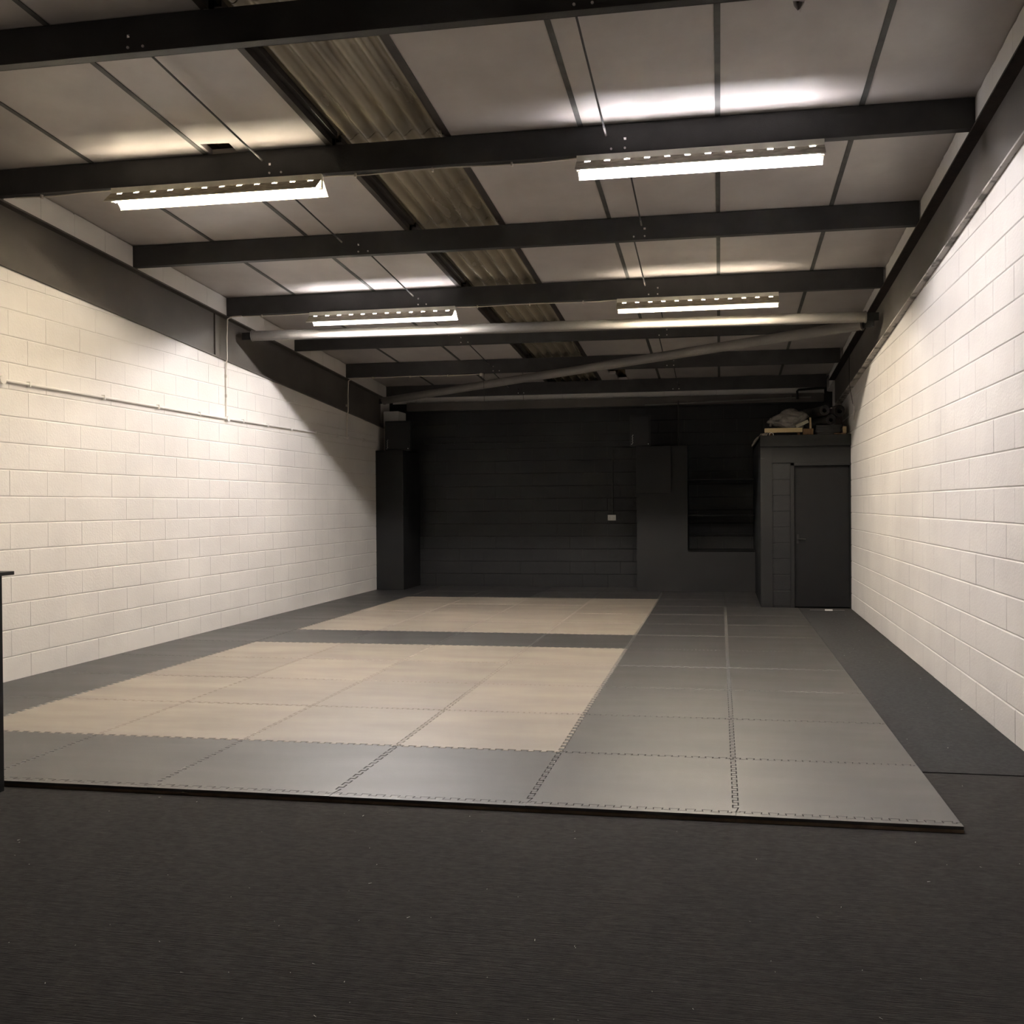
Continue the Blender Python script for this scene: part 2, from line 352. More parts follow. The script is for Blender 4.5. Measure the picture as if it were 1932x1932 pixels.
# ---- purlins
ORD = {7: 'first', 6: 'second', 5: 'third', 4: 'fourth', 3: 'fifth', 2: 'sixth', 1: 'seventh'}
EXTRA = {7: '', 6: '', 5: '', 4: ', carrying two strip lights', 3: '', 2: ', carrying two strip lights', 1: ''}
for k in range(1, 8):
    yk = PY[k]; zt = zc(yk + .065) - .002; zb = zt - .21; xa, xb = XL + .002, 1.752
    e = empty('purlin', (xa, yk, zb), 'black steel roof purlin, %s from the black back wall%s' % (ORD[k], EXTRA[k]), 'beam', 'roof purlins')
    inv = Vector((xa, yk, zb))
    W_ = xb - xa
    wm = MB().box(0, W_, 0, .006, 0, .090).box(0, W_, 0, .006, .110, .21); xh = [0.] + [q for xo in (-3.46, -.671) for q in (xo - xa - .010, xo - xa + .010)] + [W_]
    for q in range(0, 6, 2): wm.box(xh[q], xh[q + 1], 0, .006, .090, .110)      # bolt holes left open
    wm.build('web', PURL, e)
    MB().box(0, W_, .004, .072, 0, .005).box(0, W_, .067, .072, 0, .022).build('bottom_flange', PURL, e)
    MB().box(0, W_, .004, .062, .205, .21).build('top_flange', PURL, e)
    for xo in (-3.46, -3.362, -.772, -.671):
        bm_ = MB().tube([(xo - xa, .002, .03), (xo - xa, -.007, .03)], .0085, 8).build('bolt', BOLT, e)
# ---- anti-sag tie rods, from high on one purlin to low on the next
for row, (xa, xb, lab) in enumerate(((-3.52, -3.63, 'conduit side of rooflight'),
                                     (-.81, -.70, 'door side of rooflight'))):
    for k in range(1, 7):
        X = xa if k % 2 == 1 else xb
        p = Vector((X, PY[k] + .005, zc(PY[k]) - .045)); q = Vector((X, PY[k + 1] + .001, zc(PY[k + 1]) - .085))
        o = MB().tube([Vector((0, 0, 0)), q - p], .0075, 8).build('tie_rod', PURL, loc=p); tag(o, 'thin tie rod between %s and %s purlins from the back wall, %s' % (ORD[k + 1], ORD[k], lab), 'rod', 'tie rods between the purlins')
        MB().tube([(q - p) * .93, (q - p) * .998], .0085, 8).build('rod_end', GALV, o)
# ---- bracing tubes between the rafters
def brace(p, q, r, label):
    p, q = Vector(p), Vector(q); o = MB().tube([(0, 0, 0), q - p], r, 20).build('bracing_tube', GALV, loc=p, smooth=True); tag(o, label, 'tube')
    d = (q - p).normalized()
    for c, s in ((Vector(), -1), (q - p, 1)):
        MB().tube([c - d * .006, c + d * s * .012], r + .006, 20).build('end_ring', GALV, o)
        MB().box(-.09, .09, -.005, .005, -.045, .045, R=Matrix.Rotation(math.atan2(d.y, d.x), 3, 'Z'), at=c + d * s * .06).build('end_plate', PURL, o)
brace((XL + .18, 10.94, 3.615), (1.62, 11.02, 3.575), .062, 'straight round grey bracing tube crossing below the fourth purlin')
brace((XL + .17, 15.62, 3.315), (1.60, 11.16, 3.515), .062, 'slanting round grey bracing tube running to the back corner')
# ---- back beam, corner column, white padstone
bb = MB().box(XL + .3, 1.74, YB - .13, YB - .01, 3.205, 3.35).build('wall_beam', BEAM, bevel=.006); tag(bb, 'long grey beam across the top of the black back wall', 'beam')
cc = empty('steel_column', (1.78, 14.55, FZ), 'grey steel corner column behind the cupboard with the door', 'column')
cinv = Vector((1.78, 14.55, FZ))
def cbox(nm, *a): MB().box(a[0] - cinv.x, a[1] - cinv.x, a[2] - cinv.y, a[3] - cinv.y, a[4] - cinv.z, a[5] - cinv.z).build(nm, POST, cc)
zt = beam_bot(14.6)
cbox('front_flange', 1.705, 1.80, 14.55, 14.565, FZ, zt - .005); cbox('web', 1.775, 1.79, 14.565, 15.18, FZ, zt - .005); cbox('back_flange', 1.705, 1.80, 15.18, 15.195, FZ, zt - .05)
ps = MB().box(XL + .001, -5.60, 16.0, 16.40, 2.452, 3.17).build('pier_stub', PAINT, bevel=.02); tag(ps, 'rough white painted stub of wall above the black boxed column', 'wall stub')

# ================================================================== STRIP LIGHTS
def strip_light(key, xa, xb, yc, ztop, label):
    col, st = TUBE[key]; Ln = xb - xa
    e = empty('strip_light', (xa, yc, ztop), label, 'light', 'fluorescent strip lights under the purlins')
    MB().box(0, Ln, -.018, .018, -.052, 0).build('spine', FIXT, e, bevel=.003)
    nslot = 12; pit = (Ln - .02) / nslot
    for s in (-1, 1):
        P = lambda t: (s * (.019 + .091 * t), -.046 - .087 * t)
        m = MB()
        def quad(x0, x1, t0, t1):
            (y0, z0), (y1, z1) = P(t0), P(t1); n = Vector((0, s * .69, .72)) * .0012
            vs = []
            for xx in (x0, x1):
                for (yy, zz) in ((y0, z0), (y1, z1)):
                    vs += [Vector((xx, yy, zz)), Vector((xx, yy, zz)) + n]
            m.add(vs, [(0, 4, 6, 2)], 0); m.add(vs, [(1, 3, 7, 5)], 1)
            m.add(vs, [(2, 6, 7, 3), (0, 1, 5, 4)], 0); m.add(vs, [(0, 2, 3, 1), (4, 5, 7, 6)], 0)
        quad(0, Ln, 0, .012); quad(0, Ln, .155, 1)
        for i in range(nslot + 1):
            c = .01 + i * pit; quad(max(0, c - .052), min(Ln, c + .052), .012, .155)
        o = obj('reflector_wing', m.mesh('reflector', [FIXT, FIXO]), e)
        (y0, z0), (y1, z1) = P(1), P(1)
        MB().box(0, Ln, min(y0, y0 + s * .004), max(y0, y0 + s * .004), z0 - .008, z0).build('reflector_lip', FIXT, o)
    MB().tube([(.03, 0, -.098), (Ln - .03, 0, -.098)], .0135, 10, cap=False).build('tube', emission('tube_' + key, col, st), e, smooth=True)
    for xx, s in ((0, 1), (Ln, -1)):
        hb = MB().prism([(-.014, -.05), (.014, -.05), (.017, -.098), (.012, -.115), (-.012, -.115), (-.017, -.098)], xx, xx + s * .026, axis='x').build('lamp_holder', HOLD, e)
        hb['label'] = 'white lamp holder at the end of the tube'
    return e
strip_light('A', -4.83, -3.03, 6.925, zc(PY[2] + .065) - .214, 'warm yellow strip light on the sixth purlin, nearer the conduit wall')
strip_light('B', -1.03, .745, 6.925, zc(PY[2] + .065) - .214, 'glaring white strip light on the sixth purlin, on the door side')
strip_light('C', -4.815, -3.02, 10.615, zc(PY[4] + .065) - .214, 'bright white strip light on the fourth purlin, nearer the conduit wall')
strip_light('D', -1.13, .65, 10.615, zc(PY[4] + .065) - .214, 'dim yellow strip light on the fourth purlin, on the door side')

# ================================================================== CONDUITS AND CABLES
def run(name, pts, r, matl, label, cat, clips=(), clip_ax='y', boxes=(), n=8, group=None):
    p0 = Vector(pts[0]); o = MB().tube([Vector(p) - p0 for p in pts], r, n).build(name, matl, loc=p0, smooth=True); tag(o, label, cat, group)
    for c in clips:
        c = Vector(c) - p0; h = r + .006
        MB().box(-h if clip_ax != 'x' else -.006, h if clip_ax != 'x' else .006, -.007 if clip_ax == 'y' else -h, .007 if clip_ax == 'y' else h, -h - .004, h + .004, at=c).build('clip', matl, o)
    for c in boxes:
        c = Vector(c) - p0
        MB().tube([c + Vector((-.018, 0, 0)), c + Vector((.026, 0, 0))], .034, 16).build('junction_box', matl, o)
    return o
cx = XL + .022
cz = lambda y: 2.555 + max(0, y - 10.5) * .009
run('conduit', [(cx, y, cz(y)) for y in (4.6, 6.9, 10.57, 14.33, 15.62)], .0135, PAINT, 'white painted conduit running level along the block wall', 'conduit',
    clips=[(cx, y, cz(y)) for y in (7.25, 8.25, 9.15, 9.95, 10.95, 11.6, 12.3, 13.1, 13.9, 15.0)], boxes=[(cx, y, cz(y)) for y in (6.93, 10.57, 14.33)], n=12)
def drop(yd, zlow, label):
    zb_, zt_ = beam_bot(yd), zc(yd) - .24
    pts = [(cx - .008, yd, zlow), (cx - .006, yd, zb_ - .16), (XL + .03, yd - .01, zb_ - .05), (XL + .045, yd - .02, zb_ + .0), (XL + .042, yd - .015, zb_ + .25), (XL + .045, yd, zt_ - .03), (XL + .09, yd + .03, zt_ + .0), (XL + .2, yd + .05, zt_ + .012)]
    return pts, run('drop_cable', pts, .0085, CABLE, label, 'cable', clips=[(cx - .008, yd, zlow + .26), (cx - .008, yd, zlow + .5)])
drop(10.56, 2.57, 'white cable dropping from the fourth purlin to the conduit')
drop(14.31, 2.60, 'white cable dropping from the second purlin to the conduit')
def purl_cable(k, xa, xb, label, end=False, step=.62):
    y, z = PY[k] + .045, zc(PY[k] + .065) - .2205
    n = max(2, int((xb - xa) / .3)); pts = [(xa + (xb - xa) * i / n, y + .02 * math.sin(i * 1.7), z - .003 * (i % 2)) for i in range(n + 1)]
    cl = []; x = xa + .25
    while x < xb - .1: cl.append((x, y, z - .006)); x += step
    o = run('cable', pts, .006, CABLE, label, 'cable', clips=cl, clip_ax='x', n=6)
    if end: MB().tube([Vector(pts[-1]) - Vector(pts[0]) + Vector((0, 0, .012)), Vector(pts[-1]) - Vector(pts[0]) - Vector((0, 0, .03))], .032, 14).build('ceiling_rose', CABLE, o)
purl_cable(2, XL + .15, -4.82, 'white cable clipped under the sixth purlin between the wall and warm light')
purl_cable(2, -3.02, -1.02, 'white cable clipped under the sixth purlin between its two lights')
purl_cable(4, XL + .2, -4.81, 'white cable clipped under the fourth purlin between the wall and white light')
purl_cable(4, -3.01, -1.12, 'white cable clipped under the fourth purlin between its two lights')
purl_cable(6, XL + .2, -3.655, 'white cable under the second purlin ending in a ceiling rose', end=True)
# back-right pipework
run('pipe', [(-1.27, YB - .146, 3.212), (1.53, YB - .146, 3.285)], .017, GALV, 'pale pipe running along the underside of the back beam', 'pipe', clips=[(-.54, YB - .146, 3.231), (1.2, YB - .146, 3.276)], clip_ax='x')
run('pipe', [(-.695, YB - .172, 3.27), (-.695, YB - .172, 2.47)], .010, PURLF, 'thin dark pipe hanging down the black wall beside a speaker', 'pipe', n=8)
run('pipe', [(1.74, YB - .182, 3.42), (1.32, YB - .182, 3.40), (1.30, YB - .182, 3.38), (1.30, YB - .182, 3.24)], .02, BLK, 'black bent pipe in the back corner beside the steel column', 'pipe')
run('pull_cord', [(1.7215, 13.1, 3.625), (1.714, 13.06, 3.3), (1.714, 13.03, 3.05), (1.752, 13.0, 2.80)], .004, PURLF, 'thin pull cord hanging beside the rafter over the cupboard', 'cord', n=5)
run('pipe_stub', [(1.785, 13.25, 2.62), (1.775, 13.0, 2.78)], .012, PAINT, 'short white pipe stub slanting on the wall above the cupboard', 'pipe', n=8)
for xx, zz in ((-3.605, 'beside the ceiling rose'), (-3.002, 'below the rooflight edge')):
    run('hanging_wire', ([(xx, 14.290, 3.556), (xx, 14.268, 3.50), (xx, 14.2555, 3.40), (xx + .004, 14.2555, 3.11)] if xx < -3.3 else [(xx, 14.345, 3.553), (xx + .004, 14.345, 3.11)]), .003, PURLF, 'thin wire hanging from the second purlin, ' + zz, 'wire', n=5)

# ================================================================== BACK OF THE HALL
YPF = 15.75
col = empty('boxed_column', (-5.65, 15.6, MZ), 'tall black boxed column standing against the end of the white wall', 'column')
MB().box(-.239, .255, 0, .018, 0, 2.405).build('front_panel', BLACKB, col)
MB().box(.237, .255, .018, .925, 0, 2.405).build('side_panel', BLACKB, col)
MB().box(-.239, .255, 0, .925, 2.395, 2.412).build('top_panel', BLACKB, col)
def speaker(x0, x1, y0, z0, z1, label, dy=.33):
    e = empty('loudspeaker', ((x0 + x1) / 2, y0, z0), label, 'speaker', 'black loudspeakers'); W2 = (x1 - x0) / 2; H = z1 - z0
    MB().prism([(-W2, 0), (W2, 0), (W2 * .62, dy), (-W2 * .62, dy)], 0, H, axis='z').build('cabinet', BLK, e, bevel=.008)
    gr_ = MB().box(-W2 + .018, W2 - .018, -.010, .004, .018, H - .018).build('grille', GRILLE, e, bevel=.006)
    for k in (0, 1): MB().tube([((k * 2 - 1) * (W2 - .035), -.008, .035), ((k * 2 - 1) * (W2 - .035), -.013, .035)], .008, 8).build('screw', BADGE, e)
    b = MB(); r = random.Random(3)                # tiny script wordmark standing on its side: linked strokes
    for i in range(11):
        z = .045 + .0135 * i; x = -W2 + .042 + .006 * math.sin(i * 2.1)
        b.tube([(x, -.0125, z), (x + .012 + .006 * (i == 10), -.0125, z + .007), (x + .001, -.0125, z + .013)], .0030, 5)
    b = b.build('badge', BADGE, gr_); b['label'] = 'small silver script badge'
    return e
speaker(-5.735, -5.28, 15.66, 2.447, 2.965, 'black loudspeaker on top of the boxed column beside the white wall')
# partition: tall pier and low front, one thing, with the alcove behind it
pt = empty('boxed_partition', (-.40, YPF, MZ), 'black L-shaped boarded partition around the shelf alcove', 'partition')
pi = Vector((-.40, YPF, MZ))
MB().box(-1.367 - pi.x, -.524 - pi.x, 0, .018, 0, 2.41).build('tall_panel', BLACKB, pt)
MB().box(-.524 - pi.x, .575 - pi.x, 0, .018, 0, .672).build('low_panel', BLACKB, pt)
MB().box(-.542 - pi.x, -.524 - pi.x, .018, YB - YPF, 0, 2.41).build('alcove_side', BLACKB, pt)
MB().box(-1.367 - pi.x, -1.349 - pi.x, .018, YB - YPF, 0, 2.41).build('side_panel', BLACKB, pt)
MB().box(-1.367 - pi.x, -.524 - pi.x, 0, YB - YPF, 2.405, 2.418).build('top_panel', BLACKB, pt)
MB().box(-.524 - pi.x, .575 - pi.x, 0, YB - YPF - .01, .660, .676).build('ledge', BLACKB, pt)
for zz, lab in ((1.285, 'black shelf across the alcove, lower of the pair'), (1.885, 'black shelf across the alcove, upper of the pair')):
    o = MB().box(-.521, .565, YPF + .12, YB - .012, zz, zz + .018).build('alcove_shelf', BLACKB, bevel=.002); tag(o, lab, 'shelf')
    for xx in (-.3, .34): MB().box(xx - .01, xx + .01, YPF + .3, YB - .013, zz - .02, zz + .001).build('bracket', BLACKB, o)
for zz in (.985,):
    o = MB().box(-.515, .565, YB - .06, YB - .008, zz - .02, zz).build('wall_batten', BLACKB); tag(o, 'thin black batten fixed across the alcove wall below the shelves', 'batten')
cp = empty('cover_panel', (-1.08, YPF, 1.675), 'square black cover panel on the tall part of the partition', 'panel')
MB().box(-.286, .286, -.075, -.055, 0, .775).build('lid', BLACKB, cp, bevel=.003)
MB().box(-.27, .27, -.056, .001, .02, .765).build('box_sides', BLACKB, cp)
# right speaker stands on the partition's edge bracket
speaker(-1.475, -1.13, 15.72, 2.457, 2.975, 'black loudspeaker on top of the boarded partition')
# socket and its black conduit
sk = empty('double_socket', (-1.869, YB - .007, 1.208), 'white double socket on the black wall', 'socket')
MB().box(-.076, .076, -.03, .012, -.008, .104).build('back_box', BLK, sk, bevel=.003)
fp_ = MB().box(-.073, .073, -.040, -.028, 0, .098).build('face_plate', SOCK, sk, bevel=.004)
for s in (-1, 1):
    MB().box(s * .028 - .006, s * .028 + .006, -.043, -.039, .068, .088).build('rocker_switch', SOCK, fp_)
    for (dx, dz) in ((0, .052), (-.012, .028), (.012, .028)):
        MB().box(s * .036 + dx - .003, s * .036 + dx + .003, -.0405, -.0395, dz - .004, dz + .004).build('pin_hole', BLK, fp_)
run('conduit', [(-1.855, YB - .018, 1.31), (-1.853, YB - .018, 2.46), (-1.835, YB - .018, 2.475), (-1.38, YB - .018, 2.475)], .010, BLK, 'thin black conduit rising from the double socket', 'conduit', n=8)
run('conduit', [(-5.3, YB - .016, 2.615), (-1.50, YB - .016, 2.60)], .011, BLK, 'thin black conduit running level across the black wall', 'conduit', n=8, clips=[(-4.73, YB - .016, 2.616), (-3.845, YB - .016, 2.612)], clip_ax='x')

# ---- cupboard room with the door
YD = 13.60
XB0, XB1 = .572, 1.806
wc = MB().box(XB0, XB0 + .02, YD + .02, YB, FZ, 2.44).box(.735, 1.02, YD + .02, YD + .10, FZ, 2.30).box(1.02, XB1, YD + .03, YD + .10, 2.03, 2.30).box(XB0, XB1, YD + .0, YB, 2.40, 2.445)
wc = wc.build('wall_cupboard', BLACKM); tag(wc, kind='structure')
for k in range(10):
    me = bmesh_cached(.24, .2235, BLACKP, k % 3)
    obj('block', me, wc, (.735, YD + .022, .035 + .2235 * k))
t1 = MB().box(XB0, .735, YD - .002, YD + .02, FZ, 2.29).build('trim_1', BLACKB, bevel=.002); tag(t1, kind='structure')       # corner post board
t2 = MB().box(XB0 - .006, XB1 + .02, YD - .045, YD + .0, 2.29, 2.445).build('trim_2', BLACKB, bevel=.003); tag(t2, kind='structure')  # fascia
t3 = MB().box(.985, 1.035, YD - .006, YD + .10, FZ, 2.06).box(.985, XB1, YD - .006, YD + .10, 2.015, 2.06).box(1.79, XB1 + .012, YD - .006, YD + .10, FZ, 2.06).build('trim_3', BLACKB, bevel=.003); tag(t3, kind='structure')
t4 = MB().box(.735, XB1, YD + .004, YD + .02, 2.06, 2.29).build('trim_4', BLACKB); tag(t4, kind='structure')
d1 = MB().box(1.036, 1.790, YD + .058, YD + .096, .028, 2.013).build('door_1', BLACKD, bevel=.002); tag(d1, kind='structure')
h = MB().tube([(1.085, YD + .060, .988), (1.085, YD + .008, .988)], .009, 8).tube([(1.085, YD + .010, .988), (1.19, YD + .010, .982)], .008, 8).build('handle', BLK, d1)
MB().box(1.070, 1.100, YD + .052, YD + .060, .92, 1.05).build('handle_plate', BLK, d1)
pp = MB().box(1.415, 1.515, 13.29, 13.33, FZ + .006, FZ + .022).build('paper_scrap', SOCK, bevel=.004); tag(pp, 'small white scrap lying on the carpet at the foot of the door', 'scrap')
dl = MB().box(1.22, 1.68, 13.36, 13.375, FZ + .0, FZ + .009).build('threshold_strip', GALV); tag(dl, 'thin pale threshold strip on the floor before the door', 'threshold')

# ---- things stored on top of the cupboard
TZ = 2.445
def place(o, label, cat, group=None): return tag(o, label, cat, group)
place(MB().box(0, .52, 0, .09, 0, .062, R=Matrix.Rotation(-.02, 3, 'Z'), at=(.635, 13.66, TZ + .045)).build('timber_plank', WOOD, bevel=.003), 'pale yellow timber plank under the grey sack', 'timber')
for q, (xx, yy) in enumerate(((.70, 13.69), (1.09, 13.70))):
    place(MB().box(xx, xx + .035, yy, yy + .05, TZ, TZ + .047).build('packer', WOODB), 'small brown packer under the pale plank, ' + ('near the rag' if q == 0 else 'near the brown block'), 'timber')
lp = MB().tube([(.695, 13.63, TZ), (.70, 13.63, TZ + .03), (.725, 13.63, TZ + .043), (.75, 13.63, TZ + .03), (.755, 13.63, TZ)], .006, 8).build('handle_loop', SOCK, smooth=True)
place(lp, 'small white wire loop in front of the plank', 'loop')
place(MB().box(1.165, 1.305, 13.66, 13.76, TZ, TZ + .092).build('timber_block', WOODB, bevel=.003), 'short brown timber block beside the plank', 'timber')
place(MB().box(-.08, .10, -.02, .02, -.022, .022, R=Matrix.Rotation(-.42, 3, 'Y'), at=(1.135, 13.575, TZ + .150)).build('timber_offcut', material('grey_green_paint', (.30, .28, .22), rough=.6), bevel=.003), 'slanting grey-green offcut resting against the sack', 'timber')
place(MB().tube([(1.265, 13.64, TZ + .09), (1.262, 13.66, TZ + .245)], [.016, .013], 8).build('timber_peg', WOOD), 'short pale peg standing on the brown block', 'timber')
# sack
bm = bmesh.new(); bmesh.ops.create_icosphere(bm, subdivisions=5, radius=1)
for v in bm.verts:
    p = v.co.copy(); t = (p.x + 1) / 2
    prof = .30 + .70 * min(1, (t / .45)) ** .8
    if t < .12: prof = .34 + 1.2 * (.12 - t)
    fold = .06 * math.sin(9 * p.z + 5 * p.x + 3 * noise.noise(p * 2.2)) * (1 - .4 * t) + .16 * noise.noise(p * 1.6 + Vector((4, 1, 2))) + .07 * noise.noise(p * 5) + .03 * noise.noise(p * 12)
    q = Vector((p.x * .27, p.y * .19 * prof, p.z * .165 * prof)) * (1 + fold)
    q.x += .02 * math.sin(6 * p.z); q.z += .03 * t
    if q.z < -.095: q.z = -.095 - (q.z + .095) * -.12
    v.co = q
me = bpy.data.meshes.new('sack'); bm.to_mesh(me); bm.free(); me.materials.append(BAGM)
for p in me.polygons: p.use_smooth = True
sk_ = obj('grey_sack', me, None, (.965, 13.78, TZ + .205)); place(sk_, 'bulging grey sack tied at one end on the cupboard top', 'sack')
MB().tube([(-.245, -.03, -.065), (-.24, -.02, .0), (-.235, .03, .05)], .016, 8).build('tie', BAGM, sk_)
# carpet rolls
def carpet_roll(c, ax, ln, r, label):
    c = Vector(c); ax = Vector(ax).normalized(); a = Vector((0, 0, 1)); a = (a - ax * ax.dot(a)).normalized(); b = ax.cross(a); m = MB(); vs = []; n = 64; turns = 3.2
    for e in (0, 1):
        for i in range(n + 1):
            th = turns * 2 * math.pi * i / n; rr = r * (1 - .55 * i / n); p = ax * ln * e
            for d in (0, -.010): vs.append(p + (a * math.cos(th) + b * math.sin(th)) * (rr + d))
    S = 2 * (n + 1); fs = []
    for i in range(n):
        o_ = 2 * i; fs += [(o_, o_ + 2, S + o_ + 2, S + o_), (o_ + 1, S + o_ + 1, S + o_ + 3, o_ + 3), (o_, o_ + 1, o_ + 3, o_ + 2), (S + o_, S + o_ + 2, S + o_ + 3, S + o_ + 1)]
    m.add(vs, fs); o = m.build('carpet_roll', ROLL_, loc=c, smooth=True); place(o, label, 'carpet roll', 'rolled carpets on the cupboard')
carpet_roll((1.462, 13.72, TZ + .352), (-.33, 1, .0), .75, .081, 'rolled black carpet nearest the grey sack')
carpet_roll((1.668, 13.72, TZ + .335), (-.33, 1, .0), .80, .088, 'rolled black carpet beside the white wall')
carpet_roll((1.547, 13.70, TZ + .217), (-.33, 1, .0), .75, .078, 'rolled black carpet lying under the other two rolls')
# black frames stacked under the rolls
for i, (xx, zz, tilt, ln) in enumerate(((1.33, .0175, .0, .34), (1.33, .0525, .0, .37), (1.335, .0875, .0, .35), (1.338, .1225, .0, .38))):
    o = MB().box(0, ln, -.02, .02, -.0175, .0175).box(0, ln, .18, .22, -.0175, .0175).box(0, .03, -.02, .22, -.0175, .0175).box(ln - .03, ln, -.02, .22, -.0175, .0175)
    o = o.build('black_frame', BLK, bevel=.002, loc=(xx, 13.68, TZ + zz)); o.rotation_euler = (0, tilt, .03 * i); place(o, 'slim black rectangular frame under the carpet rolls, %s of the stack' % ('lowest', 'second from the bottom', 'third from the bottom', 'topmost')[i], 'frame', 'black frames on the cupboard')
place(MB().box(1.58, 1.74, 13.60, 13.655, TZ - .001, TZ + .02).build('timber_offcut', WOODB, bevel=.002), 'thin brown offcut lying beside the white wall on the cupboard', 'timber')
place(MB().box(1.70, 1.745, 13.60, 13.652, TZ + .019, TZ + .11).build('timber_offcut', WOOD, bevel=.002), 'small pale offcut upright beside the white wall on the cupboard', 'timber')
rg = MB(); vs = []; fs = []
for i in range(9):
    t = i / 8; cxr = .64 - .19 * t + (.03 if i < 2 else 0); czr = TZ + .012 - .15 * max(0, t - .35) / .65
    wd = (.03, .028, .02, .018, .022, .03, .036, .03, .008)[i]
    for k in range(5): 
        s = (k - 2) / 2; vs.append((cxr + .3 * wd * s, YD - .04 + .02 * math.sin(k * 2 + i), max(czr + wd * s * .9 + .006 * math.sin(3 * i + k), TZ + .005 + .002 * k if cxr > .545 else -9)))
for i in range(8):
    for k in range(4): fs.append((i * 5 + k, i * 5 + k + 1, i * 5 + 6 + k, i * 5 + 5 + k))
o = rg.add(vs, fs).build('rag', RAG, smooth=True); sm = o.modifiers.new('thickness', 'SOLIDIFY'); sm.thickness = .008
place(o, 'pale rag hanging over the corner of the cupboard fascia', 'rag')

# ================================================================== COUNTER AT THE EDGE
ct = empty('counter', (-4.4, 3.99, FZ), 'tall black counter standing at the front corner of the mats', 'counter')
MB().box(-.9, .768, -.40, .378, 1.130, 1.150).build('counter_top', BLK, ct, bevel=.003)
MB().box(.675, .705, -.36, .365, 0, 1.131).build('side_panel', BLACKD, ct, bevel=.002)
MB().box(-.86, -.83, -.36, .365, 0, 1.131).build('side_panel', BLACKD, ct, bevel=.002)
MB().box(-.83, .675, .33, .352, 0, 1.131).build('front_panel', BLACKD, ct)
MB().box(-.83, .675, -.34, .33, .55, .57).build('inner_shelf', BLACKD, ct)

# ================================================================== JIGSAW MATS
NT, AMP = 13, .013
def seam(n=NT):
    """offset of an interlocking seam along s in 0..1: dovetailed teeth"""
    pts = [(0, 0)]; p = 1 / n
    for i in range(n):
        a = i * p
        if i == 0: seq = [(.0, 1), (.52, 1), (.46, -1), (1.04, -1)]
        else: seq = [(-.02 + .0, -1), (-.04 + .0, 1), (.54, 1), (.48, -1)]
        if i == 0: seq = [(.25, 0), (.25, 1), (.54, 1), (.48, -1)]
        else: seq = [(.02, -1), (-.03, 1), (.54, 1), (.48, -1)]
        if i == n - 1: seq += [(.75, -1), (.75, 0)]
        pts += [(a + q * p, o * AMP) for q, o in seq]
    pts.append((1, 0)); return pts
SEAM = seam()
def tile_outline(left, right, front, back, ln=1., shrink=.0009):
    """each side: 'T' toothed or 'S' straight; local x to the right, y away; square of 1 x ln"""
    P = []
    if front == 'T': P += [(s, o) for s, o in SEAM[:-1]]
    elif front == 'E': P += [(s, .05 + o) for s, o in SEAM[:-1]]
    else: P += [(0, 0)]
    yf = .05 if front == 'E' else 0
    if right == 'T': P += [(1 + o, s * ln) for s, o in SEAM[:-1] if s * ln >= yf - 1e-6 or True] if front != 'E' else [(1, .05)] + [(1 + o, s) for s, o in SEAM[1:-1] if s > .08]
    else: P += [(1, yf)]
    if back == 'T': P += [(s, ln + o) for s, o in reversed(SEAM[1:])]
    else: P += [(1, ln)]
    if left == 'T': P += [(o, s * ln) for s, o in reversed(SEAM[1:])] if front != 'E' else [(0, 1)] + [(o, s) for s, o in reversed(SEAM[1:-1]) if s > .08]
    else: P += [(0, ln)]
    Q = []
    for p in P:
        if not Q or (abs(p[0] - Q[-1][0]) + abs(p[1] - Q[-1][1])) > 1e-5: Q.append(p)
    return Q
def inset(P, d):
    n = len(P); Q = []
    for i in range(n):
        p0, p1, p2 = Vector(P[i - 1]), Vector(P[i]), Vector(P[(i + 1) % n])
        a, b = (p1 - p0).normalized(), (p2 - p1).normalized(); na, nb = Vector((-a.y, a.x)), Vector((-b.y, b.x)); m_ = na + nb
        m_ = m_ * (1 / max(.35, 1 + na.dot(nb))); q = p1 + m_ * d; Q.append((q.x, q.y))
    return Q
XCUT = XL + .005 - (GX0 - 7)               # the column by the conduit wall is cut to fit
TM = {}
def cut_left(P, ln, front, back, ys=None):
    yf = {'T': -AMP, 'E': .05 - AMP}.get(front, 0); yb = ln - AMP if back == 'T' else ln
    return [(XCUT, yf)] + [p for p in P if p[0] > XCUT] + [(XCUT, yb)]
def tile_mesh(kind, ln, matl, z0, z1, grow, nm, cut=False):
    key = (kind, round(ln, 3), matl.name, nm, cut)
    if key not in TM:
        P = tile_outline(*kind, ln=ln)
        if cut: P = cut_left(P, ln, kind[2], kind[3])
        P = inset(P, grow)
        n = len(P); m = MB(); ch = .0025 if nm == 'top_layer' else 0.
        T = inset(P, .0022) if ch else P
        vs = [(x, y, z0) for x, y in P] + [(x, y, z1 - ch) for x, y in P] + ([(x, y, z1) for x, y in T] if ch else [])
        k_ = 2 if ch else 1
        tf_ = [tuple(range(k_ * n, (k_ + 1) * n))]
        m.add(vs, tf_ + [tuple(range(n - 1, -1, -1))] + [(q * n + i, q * n + (i + 1) % n, (q + 1) * n + (i + 1) % n, (q + 1) * n + i) for q in range(k_) for i in range(n)])
        TM[key] = m.mesh(nm, matl)
    return TM[key]
TH = MZ - FZ
STRIPM = None
